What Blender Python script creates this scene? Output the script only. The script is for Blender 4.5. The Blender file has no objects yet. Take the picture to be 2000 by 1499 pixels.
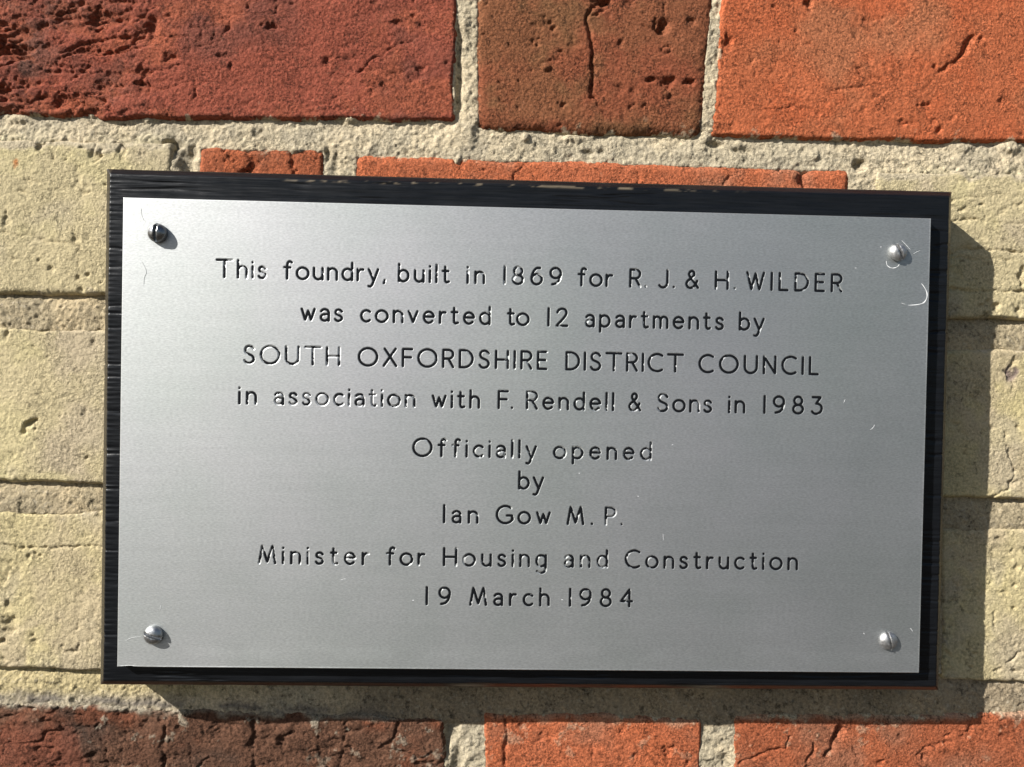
import bpy, math, random
import numpy as np
from math import radians, sin, cos, pi

# ------------------------------------------------------------------ camera
SC = bpy.context.scene
C = SC.collection
FPX, PW, PH = 1444.0, 2000.0, 1499.0
Z0 = 1.5                       # height of the plaque centre above the ground
PLATE_Y = -0.0237              # front of the metal plate (wall face is y = 0, wall front looks to -y)
BOARD_Y = -0.0200              # front of the black board
A_, B_, G_ = radians(0.71), radians(1.69), radians(-1.09)
T_ = np.array([0.0070, -0.0231, -0.3026])


def rot(a, b, c):
    ca, sa, cb, sb, cc, sc = cos(a), sin(a), cos(b), sin(b), cos(c), sin(c)
    Rx = np.array([[1, 0, 0], [0, ca, -sa], [0, sa, ca]])
    Ry = np.array([[cb, 0, sb], [0, 1, 0], [-sb, 0, cb]])
    Rz = np.array([[cc, -sc, 0], [sc, cc, 0], [0, 0, 1]])
    return Rz @ Ry @ Rx


RM = rot(A_, B_, G_)           # plate axes (x right, y up, z out of the wall) -> camera axes
CAM_P = -RM.T @ T_             # camera in plate axes


def to_world(p):
    return (p[0], PLATE_Y - p[2], Z0 + p[1])


def survey(px, py, wy):
    """read a point of the photograph off on the real plane y = wy; gives (x, z)"""
    d = RM.T @ np.array([(px - PW / 2) / FPX, -(py - PH / 2) / FPX, -1.0])
    zt = PLATE_Y - wy
    t = (zt - CAM_P[2]) / d[2]
    q = CAM_P + t * d
    return q[0], q[1] + Z0


import mathutils
cam_d = bpy.data.cameras.new('camera')
cam = bpy.data.objects.new('camera', cam_d)
C.objects.link(cam)
SC.camera = cam
cam_d.sensor_width = 36.0
cam_d.lens = FPX / PW * 36.0
cam_d.clip_start = 0.01
cam_d.clip_end = 2000.0
M3 = RM.T                      # columns: camera axes in plate axes
cols = []
for k in range(3):
    v = M3[:, k]
    cols.append((v[0], -v[2], v[1]))
mw = mathutils.Matrix(((cols[0][0], cols[1][0], cols[2][0], 0), (cols[0][1], cols[1][1], cols[2][1], 0),
                       (cols[0][2], cols[1][2], cols[2][2], 0), (0, 0, 0, 1)))
mw.translation = to_world(CAM_P)
cam.matrix_world = mw

# ------------------------------------------------------------------ light
SUN_TO = mathutils.Vector((-1.70, -1.0, 1.29)).normalized()      # towards the sun
elev = math.asin(SUN_TO.z)
world = bpy.data.worlds.new('World')
SC.world = world
world.use_nodes = True
nt = world.node_tree
bg = nt.nodes['Background']
sky = nt.nodes.new('ShaderNodeTexSky')
sky.sky_type = 'NISHITA'
sky.sun_disc = False
sky.sun_elevation = elev
sky.sun_rotation = math.atan2(SUN_TO.x, SUN_TO.y)
nt.links.new(sky.outputs[0], bg.inputs[0])
bg.inputs[1].default_value = 0.05
sun_d = bpy.data.lights.new('sun', 'SUN')
sun_d.energy = 5.0
sun_d.angle = radians(0.53)
sun_d.color = (1.0, 0.965, 0.91)
sun = bpy.data.objects.new('sun', sun_d)
C.objects.link(sun)
sun.rotation_euler = (-SUN_TO).to_track_quat('-Z', 'Y').to_euler()
sun.location = (-1.6, -1.0, 3)
vs = SC.view_settings
vs.view_transform = 'Standard'
vs.look = 'None'
vs.gamma = 1.0
vs.exposure = 0.55

rng = np.random.default_rng(7)


# ------------------------------------------------------------------ numpy noise
def _h(ix, iy, s):
    n = (ix.astype(np.int64) * 374761393 + iy.astype(np.int64) * 668265263 + s * 974634777) & 0xFFFFFFFF
    n = ((n ^ (n >> 13)) * 1274126177) & 0xFFFFFFFF
    return (((n ^ (n >> 16)) & 0xFFFF) / 32767.5 - 1.0).astype(np.float32)


def vnoise(x, y, s=0):
    xi = np.floor(x); yi = np.floor(y)
    fx = (x - xi).astype(np.float32); fy = (y - yi).astype(np.float32)
    fx = fx * fx * fx * (fx * (fx * 6 - 15) + 10); fy = fy * fy * fy * (fy * (fy * 6 - 15) + 10)
    a = _h(xi, yi, s); b = _h(xi + 1, yi, s); c = _h(xi, yi + 1, s); d = _h(xi + 1, yi + 1, s)
    return a + (b - a) * fx + (c - a) * fy + (a - b - c + d) * fx * fy


def fbm(x, y, size, octv=4, s=0, gain=0.5):
    """size: metres of the largest feature"""
    out = 0; amp = 1.0; tot = 0
    c, q = cos(0.6), sin(0.6)
    u, v = x / size, y / size
    for k in range(octv):
        out = out + amp * vnoise(u + 17.3 * k, v - 9.1 * k, s + k)
        tot += amp
        amp *= gain
        u, v = (u * c - v * q) * 2.03, (u * q + v * c) * 2.03
    return out / tot


def sstep(a, b, x):
    t = np.clip((x - a) / (b - a), 0, 1)
    return t * t * (3 - 2 * t)


def seg_dist(x, y, ax, ay, bx, by):
    dx, dy = bx - ax, by - ay
    t = np.clip(((x - ax) * dx + (y - ay) * dy) / max(dx * dx + dy * dy, 1e-12), 0, 1)
    return np.hypot(x - ax - t * dx, y - ay - t * dy)


# ------------------------------------------------------------------ mesh helpers
def make_mesh(name, verts, quads, cols=None, smooth=True, tris=None):
    me = bpy.data.meshes.new(name)
    verts = np.asarray(verts, np.float32)
    quads = np.asarray(quads, np.int32).reshape(-1, 4)
    nq = len(quads)
    ntri = 0 if tris is None else len(tris)
    me.vertices.add(len(verts))
    me.vertices.foreach_set('co', verts.ravel())
    loops = quads.ravel()
    starts = np.arange(nq) * 4
    totals = np.full(nq, 4)
    if ntri:
        tris = np.asarray(tris, np.int32)
        starts = np.concatenate([starts, nq * 4 + np.arange(ntri) * 3])
        loops = np.concatenate([loops, tris.ravel()])
    me.loops.add(len(loops))
    me.loops.foreach_set('vertex_index', loops.astype(np.int32))
    me.polygons.add(nq + ntri)
    me.polygons.foreach_set('loop_start', starts.astype(np.int32))
    me.update(calc_edges=True)
    me.polygons.foreach_set('use_smooth', np.full(nq + ntri, smooth))
    if cols is not None:
        at = me.color_attributes.new('tint', 'FLOAT_COLOR', 'POINT')
        c4 = np.ones((len(verts), 4), np.float32)
        c4[:, :cols.shape[1]] = cols
        at.data.foreach_set('color', c4.ravel())
    me.validate()
    return me


def grid_quads(nu, nv, flip=False):
    i = np.arange((nu - 1) * (nv - 1))
    r, c = i // (nu - 1), i % (nu - 1)
    a = r * nu + c
    q = np.stack([a, a + 1, a + nu + 1, a + nu], 1)
    return q[:, ::-1] if flip else q


def obj(name, me, mat, parent=None):
    o = bpy.data.objects.new(name, me)
    C.objects.link(o)
    if mat is not None and len(me.materials) == 0:
        me.materials.append(mat)
    if parent is not None:
        o.parent = parent
        o.matrix_parent_inverse = mathutils.Matrix.Identity(4)
    return o


def thing(name, label, cat):
    o = bpy.data.objects.new(name, None)
    o.empty_display_size = 0.02
    C.objects.link(o)
    o['label'] = label
    o['category'] = cat
    return o


# ------------------------------------------------------------------ materials
def new_mat(name):
    m = bpy.data.materials.new(name)
    m.use_nodes = True
    t = m.node_tree
    return m, t, t.nodes['Principled BSDF']


def node(t, kind, **kw):
    n = t.nodes.new(kind)
    for k, v in kw.items():
        if isinstance(v, tuple) and k == 'inp':
            n.inputs[v[0]].default_value = v[1]
        else:
            setattr(n, k, v)
    return n


def noise_node(t, vec, scale, detail=4, rough=0.55, stretch=None):
    n = t.nodes.new('ShaderNodeTexNoise')
    n.inputs['Scale'].default_value = scale
    n.inputs['Detail'].default_value = detail
    n.inputs['Roughness'].default_value = rough
    if stretch:
        mp = t.nodes.new('ShaderNodeMapping')
        mp.inputs['Scale'].default_value = stretch
        t.links.new(vec, mp.inputs['Vector'])
        vec = mp.outputs[0]
    t.links.new(vec, n.inputs['Vector'])
    return n


def ramp(t, fac, p0, c0, p1, c1):
    r = t.nodes.new('ShaderNodeValToRGB')
    e = r.color_ramp.elements
    e[0].position, e[0].color = p0, (*c0, 1) if len(c0) == 3 else c0
    e[1].position, e[1].color = p1, (*c1, 1) if len(c1) == 3 else c1
    t.links.new(fac, r.inputs[0])
    return r


def mulcol(t, a, b, fac=1.0, mode='MULTIPLY'):
    m = t.nodes.new('ShaderNodeMix')
    m.data_type = 'RGBA'
    m.blend_type = mode
    m.inputs[0].default_value = fac
    t.links.new(a, m.inputs[6])
    t.links.new(b, m.inputs[7])
    return m.outputs[2]


def masonry_mat(name, grain, bump, lo, hi, speck, speck_amt, pore=0.5):
    """colour comes from the baked pigment attribute; the nodes add grain, pores, specks and fine relief"""
    m, t, b = new_mat(name)
    at = node(t, 'ShaderNodeVertexColor', layer_name='tint')
    tc = node(t, 'ShaderNodeTexCoord')
    v = tc.outputs['Object']
    n1 = noise_node(t, v, grain, 3, 0.7)
    r1 = ramp(t, n1.outputs['Fac'], 0.37, (lo,) * 3, 0.63, (hi,) * 3)
    n6 = noise_node(t, v, 60, 4, 0.6)
    r6 = ramp(t, n6.outputs['Fac'], 0.35, (0.45,) * 3, 0.65, (1.0,) * 3)
    col = mulcol(t, at.outputs['Color'], r1.outputs[0])
    t.links.new(r6.outputs[0], col.node.inputs[0])
    # pores: scattered, ragged, of mixed size
    n4 = noise_node(t, v, grain * 0.42, 5, 0.75)
    n5 = noise_node(t, v, 90, 3, 0.6)
    sub = node(t, 'ShaderNodeMath', operation='MULTIPLY_ADD')
    sub.inputs[1].default_value = 0.22
    t.links.new(n5.outputs['Fac'], sub.inputs[0]); t.links.new(n4.outputs['Fac'], sub.inputs[2])
    r4 = ramp(t, sub.outputs[0], 0.475, (1 - pore,) * 3, 0.53, (1, 1, 1))
    col = mulcol(t, col, r4.outputs[0])
    n2 = noise_node(t, v, grain * 0.6, 2, 0.5)
    r2 = ramp(t, n2.outputs['Fac'], 0.62, (0, 0, 0), 0.68, (1, 1, 1))
    mx = node(t, 'ShaderNodeMix', data_type='RGBA')
    ml = node(t, 'ShaderNodeMath', operation='MULTIPLY')
    ml.inputs[1].default_value = speck_amt
    t.links.new(r2.outputs[0], ml.inputs[0])
    t.links.new(ml.outputs[0], mx.inputs[0])
    t.links.new(col, mx.inputs[6])
    mx.inputs[7].default_value = (*speck, 1)
    t.links.new(mx.outputs[2], b.inputs['Base Color'])
    b.inputs['Roughness'].default_value = 0.92
    b.inputs['Specular IOR Level'].default_value = 0.2
    n3 = noise_node(t, v, grain * 0.8, 4, 0.75)
    ad = node(t, 'ShaderNodeMath', operation='MULTIPLY_ADD')
    ad.inputs[1].default_value = 0.9
    t.links.new(r4.outputs[0], ad.inputs[0])
    t.links.new(n3.outputs['Fac'], ad.inputs[2])
    bp = node(t, 'ShaderNodeBump')
    bp.inputs['Strength'].default_value = 1.0
    bp.inputs['Distance'].default_value = bump
    t.links.new(r6.outputs[0], bp.inputs['Strength'])
    t.links.new(ad.outputs[0], bp.inputs['Height'])
    t.links.new(bp.outputs[0], b.inputs['Normal'])
    return m


M_RED = masonry_mat('red_brick_clay', 1000, 0.0019, 0.50, 1.62, (0.46, 0.22, 0.13), 0.16, 0.5)
M_YEL = masonry_mat('yellow_brick_clay', 900, 0.0014, 0.72, 1.30, (0.34, 0.27, 0.15), 0.10, 0.35)
M_MOR = masonry_mat('lime_mortar', 850, 0.0016, 0.68, 1.40, (0.62, 0.56, 0.44), 0.25, 0.45)

# ------------------------------------------------------------------ ground (out of the frame, the wall stands on it)
gm, t, b = new_mat('brown_soil')
tc = node(t, 'ShaderNodeTexCoord')
n = noise_node(t, tc.outputs['Object'], 3.0, 6)
r = ramp(t, n.outputs['Fac'], 0.3, (0.042, 0.034, 0.025), 0.7, (0.055, 0.045, 0.033))
t.links.new(r.outputs[0], b.inputs['Base Color'])
b.inputs['Roughness'].default_value = 0.9
gme = make_mesh('ground', [(-300, -300, 0), (300, -300, 0), (300, 300, 0), (-300, 300, 0)], [(0, 1, 2, 3)], smooth=False)
g = obj('ground', gme, gm)
g['kind'] = 'structure'

# ------------------------------------------------------------------ the brick wall
wall = thing('brick_wall', 'old brick wall of red and yellow bricks with pale sandy mortar', 'wall')


def S(px, py, wy=0.0):
    return survey(px, py, wy)


PX = S(1001, 750)[0] - S(1000, 750)[0]        # metres per photo pixel on the wall face

# pigments, linear
RED_DARK = ((0.295, 0.078, 0.046), (0.205, 0.064, 0.042), (0.35, 0.098, 0.050))
BROWN = ((0.235, 0.092, 0.042), (0.255, 0.080, 0.038), (0.205, 0.098, 0.044))
ORANGE = ((0.46, 0.130, 0.054), (0.42, 0.148, 0.068), (0.48, 0.122, 0.048))
ORANGE2 = ((0.46, 0.135, 0.060), (0.39, 0.155, 0.085), (0.50, 0.140, 0.058))
SOOT = ((0.135, 0.066, 0.040), (0.080, 0.048, 0.034), (0.20, 0.070, 0.036))
YEL = ((0.575, 0.485, 0.290), (0.53, 0.44, 0.295), (0.60, 0.515, 0.285))
YEL2 = ((0.60, 0.505, 0.28), (0.54, 0.445, 0.28), (0.625, 0.53, 0.275))
MORTAR = np.array([0.53, 0.45, 0.31])

# name, corners (TL, TR, BR, BL) read on the wall face, pigment, style, resolution
BR = []


def brick(c, pal, st, **kw):
    BR.append(dict(c=c, pal=pal, st=st, **kw))


# visible courses, top to bottom
brick([(-85, -85), (893, -70), (888, 236), (-85, 226)], RED_DARK, 'rugged',
      holes=[(12, 105, 30, 13, 2.6), (300, 52, 10, 22, 2.2), (333, 110, 11, 9, 1.8), (283, 135, 18, 9, 1.6), (40, 60, 26, 16, 1.5),
             (8, 180, 15, 16, 1.9), (530, 52, 7, 7, 1.9), (512, 50, 5, 5, 1.3), (235, 3, 24, 5, 2.0), (82, 52, 10, 13, 1.2), (95, 95, 13, 8, 1.1),
             (277, 172, 14, 12, 1.3), (200, 172, 11, 11, 1.2), (450, 133, 7, 8, 1.1), (435, 108, 5, 5, .9), (635, 122, 9, 9, 1.1), (515, 78, 5, 6, .9),
             (778, 46, 18, 6, 1.2), (820, 142, 7, 9, 1.4), (807, 155, 9, 8, .8), (752, 173, 7, 10, .7), (820, 47, 6, 7, 0.9), (648, 240, 20, 7, 1.6), (440, 231, 12, 6, 1.2),
             (715, 138, 16, 5, .8), (735, 172, 8, 9, .6), (50, 170, 14, 12, 1.0), (175, 97, 16, 5, 1.1)],
      cracks=[([(120, 103), (160, 86), (200, 80), (250, 72)], 4, 1.5), ([(110, 118), (150, 98), (190, 90)], 2.5, 1.0),
              ([(140, 100), (180, 103), (215, 103)], 5, 1.4), ([(300, 158), (330, 158), (355, 152)], 3, 1.2), ([(20, 36), (70, 34), (120, 38), (150, 32)], 4, 1.1),
              ([(60, 72), (100, 66), (115, 52)], 4, 1.0), ([(235, 135), (285, 144), (300, 150)], 5, 1.6), ([(200, 140), (290, 148), (292, 185)], 4, 1.3),
              ([(700, 140), (720, 120), (760, 100), (778, 86), (800, 82)], 4, 1.0), ([(325, 200), (330, 228)], 3, 1.2), ([(365, 95), (400, 88), (420, 60)], 4, .9),
              ([(160, 48), (200, 30), (260, 20)], 5, .9), ([(380, 190), (382, 160)], 3, .8), ([(60, 125), (120, 130), (170, 128)], 6, 1.0),
              ([(90, 140), (150, 138), (220, 150)], 3.5, 1.1), ([(320, 70), (360, 68), (410, 74)], 3, .9)])
brick([(925, -85), (1402, -70), (1372, 266), (928, 252)], BROWN, 'pitted', round=26,
      holes=[(1293, 52, 13, 13, 3.2), (1302, 162, 12, 9, 3.0), (1346, 160, 13, 6, 2.2), (1270, 158, 11, 8, 1.8), (1300, 97, 10, 12, .8), (1352, 42, 9, 8, 1.6),
             (1045, 85, 9, 7, .9), (1067, 47, 12, 7, 1.0), (1178, 3, 16, 8, 1.8), (1215, 82, 6, 8, 1.1), (1294, 20, 4, 9, 1.0), (1255, 205, 9, 5, .9), (945, 68, 5, 6, .8),
             (1082, 112, 6, 4, .6), (1210, 172, 10, 6, .9), (1028, 256, 8, 4, 1.5), (1232, 207, 5, 5, .8), (1306, 186, 9, 9, .7)],
      bumps=[(1067, 131, 10, 8, 1.3), (1303, 185, 6, 7, 1.1), (1302, 97, 7, 6, .9), (1045, 85, 4, 4, .7)],
      cracks=[([(1190, 2), (1160, 14), (1148, 35), (1152, 62), (1158, 90), (1160, 130), (1158, 170), (1163, 190)], 5, 1.9),
              ([(1163, 190), (1178, 215), (1190, 235)], 3, .9), ([(1160, 30), (1190, 10)], 5, 1.2), ([(1260, 50), (1290, 62), (1300, 45)], 4, 1.2)])
brick([(1416, -85), (2385, -55), (2380, 288), (1389, 268)], ORANGE, 'smooth',
      holes=[(1423, 82, 5, 16, 1.7), (1805, 208, 12, 6, 1.6), (1580, 7, 6, 11, 2.2), (1515, 15, 10, 6, 1.0), (1697, 40, 9, 8, .7), (1770, 240, 16, 5, 1.1), (1847, 210, 5, 4, .9),
             (1578, 84, 7, 4, .8), (1960, 195, 10, 8, .8), (1470, 118, 4, 3, .8), (1480, 152, 4, 3, .7), (1678, 138, 6, 4, .6), (1820, 240, 7, 4, .7), (1603, 222, 4, 4, .8),
             (1840, 80, 8, 8, .5), (1722, 35, 7, 3, .6), (1405, 205, 5, 14, .7), (1855, 232, 8, 6, .6), (1930, 95, 5, 10, .5)],
      cracks=[([(1838, 140), (1860, 122), (1880, 100), (1905, 72)], 6, 2.2), ([(1412, 60), (1414, 100), (1405, 150)], 4, 1.1), ([(1500, 212), (1560, 212), (1600, 220)], 3, .6),
              ([(1620, 175), (1700, 170), (1740, 170)], 3, .5), ([(1790, 215), (1800, 180), (1820, 160)], 3, .5)])
brick([(-640, 262), (338, 280), (336, 580), (-640, 562)], YEL, 'yellow', round=12, melt=1,
      holes=[(182, 306, 14, 9, 1.1), (78, 283, 5, 9, 1.6), (237, 293, 5, 12, 1.2), (42, 376, 9, 4, .8), (108, 308, 4, 9, .8), (130, 312, 3, 7, .8), (275, 302, 4, 5, .9),
             (240, 308, 5, 6, .8), (245, 345, 6, 12, .6), (145, 465, 5, 12, .8), (150, 545, 8, 6, .9), (97, 527, 6, 4, .9), (170, 375, 12, 4, .8), (60, 355, 14, 4, .5),
             (12, 430, 6, 16, .9), (30, 505, 10, 4, .7), (205, 408, 5, 4, .7)],
      cracks=[([(165, 268), (185, 280), (178, 300), (160, 290)], 3, 1.1), ([(182, 318), (196, 303), (198, 292)], 3, 1.2), ([(225, 275), (242, 292)], 3, 1.0), ([(0, 452), (60, 462), (150, 480), (150, 560)], 3, .5)],
      tintspots=[(30, 318, 9, (0.52, 0.22, 0.08))])
brick([(386, 284), (634, 290), (634, 590), (386, 584)], ORANGE2, 'smooth', dark=0.78, round=16,
      cracks=[([(478, 270), (482, 300), (492, 320), (486, 345)], 7, 1.5), ([(568, 285), (572, 345)], 5, 1.3)], holes=[(480, 285, 14, 12, 1.6)])
brick([(690, 300), (1662, 328), (1662, 640), (690, 606)], ORANGE2, 'smooth', round=20,
      cracks=[([(1570, 318), (1566, 345), (1578, 372)], 9, 3.2), ([(1020, 322), (1008, 335), (1005, 352)], 4, 1.2), ([(1500, 322), (1535, 340)], 3, 1.3), ([(890, 300), (896, 330)], 5, 1.0),
              ([(1245, 335), (1240, 360)], 4, .8), ([(1425, 345), (1410, 360)], 3, .8)], holes=[(893, 318, 9, 9, 1.3), (985, 350, 7, 4, 1)])
brick([(1712, 338), (2700, 350), (2700, 632), (1712, 622)], YEL, 'yellow', round=8, melt=1,
      cracks=[([(1850, 432), (1900, 431), (1960, 436), (2010, 440)], 2.5, .9), ([(1850, 492), (1900, 487), (1950, 490), (1995, 497)], 4, 1.5), ([(1850, 568), (1930, 570), (2060, 568)], 4, 1.4),
              ([(1850, 500), (1920, 508), (1975, 510)], 2.5, .8), ([(1720, 372), (1850, 392), (1930, 385), (2010, 380)], 3, .6)],
      holes=[(1942, 600, 10, 10, 1.7), (1912, 600, 9, 5, 1.3), (1992, 605, 10, 9, 1.7), (1858, 604, 4, 4, 1.3), (1997, 540, 5, 16, 2.0), (1850, 403, 18, 5, .8), (1985, 400, 14, 5, .7), (1925, 595, 6, 5, 1.0), (1960, 415, 8, 5, .8), (1880, 408, 12, 4, .9)])
brick([(-420, 630), (560, 650), (560, 958), (-420, 930)], YEL, 'yellow',
      holes=[(15, 655, 5, 12, 1.3), (68, 675, 4, 3, .8), (60, 830, 7, 6, 1.5), (165, 805, 6, 10, .7), (122, 775, 3, 3, .8), (80, 770, 6, 4, .6), (183, 668, 4, 9, .8), (35, 637, 14, 5, .7)],
      cracks=[([(52, 843), (56, 830), (70, 824)], 4, 1.5)])
brick([(600, 650), (1050, 660), (1050, 970), (600, 960)], YEL, 'plain')
brick([(1090, 660), (1560, 670), (1560, 978), (1090, 970)], YEL, 'plain')
brick([(1600, 681), (2560, 690), (2560, 985), (1600, 972)], YEL2, 'yellow',
      holes=[(1975, 730, 8, 16, 1.0), (1962, 728, 9, 4, .9), (1980, 752, 3, 12, .8), (1968, 850, 5, 8, .8), (1975, 880, 6, 6, .7), (1985, 835, 4, 5, .7), (1978, 942, 10, 5, 1.0), (1925, 822, 5, 4, .7), (1867, 770, 3, 3, .8), (1886, 884, 4, 3, .7)],
      cracks=[([(1940, 973), (1968, 955), (1980, 920), (1972, 880)], 3, 1.0), ([(1968, 735), (1975, 715), (1982, 700)], 3, 1.1)], tintspots=[(1973, 728, 13, (0.26, 0.20, 0.17))])
brick([(-120, 996), (312, 1003), (312, 1316), (-120, 1303)], YEL2, 'yellow', rough=1.35,
      holes=[(70, 1085, 6, 5, .9), (20, 1215, 14, 12, 1.4), (140, 1270, 12, 5, 1.6), (68, 1250, 6, 14, 1.2), (115, 1210, 4, 3, .8), (8, 1130, 6, 12, .9), (35, 1110, 10, 14, .7), (155, 1266, 5, 8, .9), (15, 1235, 16, 8, 1.2), (60, 992, 16, 4, 1.5), (10, 1185, 12, 6, .9), (55, 1090, 5, 9, .8), (150, 1225, 5, 8, .7), (180, 1230, 6, 6, .7)],
      cracks=[([(-5, 1067), (60, 1069), (130, 1070), (200, 1066)], 2.2, 1.0)])
brick([(352, 1004), (820, 1010), (820, 1322), (352, 1318)], YEL, 'plain')
brick([(860, 1012), (1330, 1018), (1330, 1328), (860, 1322)], YEL, 'plain')
brick([(1372, 1020), (1800, 1030), (1800, 1332), (1372, 1328)], YEL, 'plain')
brick([(1838, 1033), (2800, 1038), (2800, 1342), (1838, 1332)], YEL2, 'yellow', rough=1.35,
      cracks=[([(1965, 1296), (1980, 1288), (1985, 1275), (2005, 1270)], 4, 1.7), ([(1940, 1200), (1945, 1230)], 3, .7)],
      holes=[(1955, 1055, 8, 4, .8), (1985, 1110, 6, 6, .8), (1960, 1160, 10, 5, .7), (1985, 1310, 10, 5, 1.0), (1905, 1282, 4, 4, 1.0), (1950, 1310, 12, 4, .8), (1866, 1155, 3, 3, 1)])
brick([(-90, 1370), (868, 1404), (872, 1720), (-90, 1690)], SOOT, 'rugged', rough=0.85, topcrust=1,
      cracks=[([(300, 1385), (322, 1420), (318, 1499)], 4, 1.8), ([(500, 1400), (495, 1450), (492, 1510)], 4, 2.0), ([(625, 1430), (622, 1470), (640, 1510)], 3, 1.2), ([(680, 1410), (672, 1450), (660, 1500)], 3, 1.1),
              ([(548, 1452), (556, 1440), (580, 1436)], 5, 1.3), ([(830, 1499), (865, 1485)], 4, 1.0), ([(190, 1400), (200, 1450), (205, 1510)], 3, 1.0), ([(350, 1420), (370, 1450), (380, 1500)], 3, 1.2), ([(590, 1412), (560, 1440)], 3, .7)],
      holes=[(175, 1480, 12, 8, 1.9), (552, 1452, 9, 14, 1.6), (250, 1395, 20, 9, 1.3), (330, 1400, 22, 8, 1.2), (700, 1425, 12, 6, .9)])
brick([(944, 1392), (1371, 1400), (1371, 1712), (944, 1706)], ORANGE2, 'smooth', topcrust=.4,
      holes=[(1303, 1473, 9, 7, 1.7), (1300, 1460, 14, 7, .9), (1156, 1468, 4, 12, .9), (1190, 1410, 10, 5, .9), (1240, 1475, 6, 5, .7), (1215, 1425, 5, 8, .8), (1060, 1440, 16, 5, .6), (1020, 1420, 9, 6, .7)],
      cracks=[([(985, 1400), (990, 1440), (985, 1500)], 5, 1.0), ([(1310, 1465), (1318, 1458)], 3, 1.0)])
brick([(1434, 1398), (2400, 1390), (2400, 1705), (1434, 1712)], ORANGE2, 'smooth', dark=0.85, rough=1.6, topcrust=.5,
      cracks=[([(1640, 1425), (1636, 1445), (1622, 1470), (1618, 1480)], 6, 2.8), ([(1585, 1450), (1592, 1475), (1580, 1490)], 5, 1.2), ([(1440, 1495), (1480, 1480), (1530, 1462), (1540, 1440)], 3, 1.1), ([(1670, 1460), (1675, 1480)], 4, 1.1), ([(1790, 1480), (1810, 1460), (1850, 1450)], 4, .9), ([(1850, 1440), (1880, 1415)], 3, .8)],
      holes=[(1720, 1490, 9, 7, 1.5), (1808, 1482, 8, 8, 1.5), (1760, 1440, 8, 5, .8), (1900, 1480, 9, 6, .9), (1880, 1430, 9, 5, .8), (1930, 1400, 16, 6, 1.2), (1960, 1440, 12, 6, .8)])
# bricks just outside the frame
for x0, x1, pal in ((-590, -130, BROWN), (-1100, -630, ORANGE), (2425, 2870, RED_DARK)):
    brick([(x0, -95), (x1, -88), (x1, 222), (x0, 216)] if x0 < 0 else [(x0, -50), (x1, -40), (x1, 300), (x0, 292)], pal, 'far')
for x0, x1, pal in ((-1000, -560, BROWN), (-515, 420, YEL2), (465, 900, ORANGE2), (945, 1880, YEL), (1925, 2380, BROWN), (2425, 2870, YEL)):
    brick([(x0, -445), (x1, -440), (x1, -128), (x0, -135)], pal, 'far')
for x0, x1, pal, dy in ((-1100, -685, YEL, 0),):
    brick([(x0, 258), (x1, 262), (x1, 560), (x0, 556)], pal, 'far')
brick([(-1100, 622), (-462, 630), (-462, 928), (-1100, 920)], YEL, 'far')
brick([(2602, 692), (2870, 696), (2870, 990), (2602, 986)], YEL2, 'far')
brick([(-1100, 985), (-162, 994), (-162, 1300), (-1100, 1290)], YEL2, 'far')
brick([(2742, 352), (2870, 354), (2870, 636), (2742, 634)], YEL, 'far')
brick([(-590, 1362), (-132, 1368), (-132, 1688), (-590, 1684)], ORANGE2, 'far')
brick([(-1100, 1360), (-632, 1362), (-632, 1682), (-1100, 1680)], BROWN, 'far')
brick([(2442, 1392), (2870, 1392), (2870, 1706), (2442, 1706)], RED_DARK, 'far')
for x0, x1, pal in ((-1100, -330, YEL), (-290, 640, YEL2), (685, 1110, ORANGE), (1155, 2090, YEL), (2135, 2870, ORANGE2)):
    brick([(x0, 1756), (x1, 1762), (x1, 2060), (x0, 2056)], pal, 'far')


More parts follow.
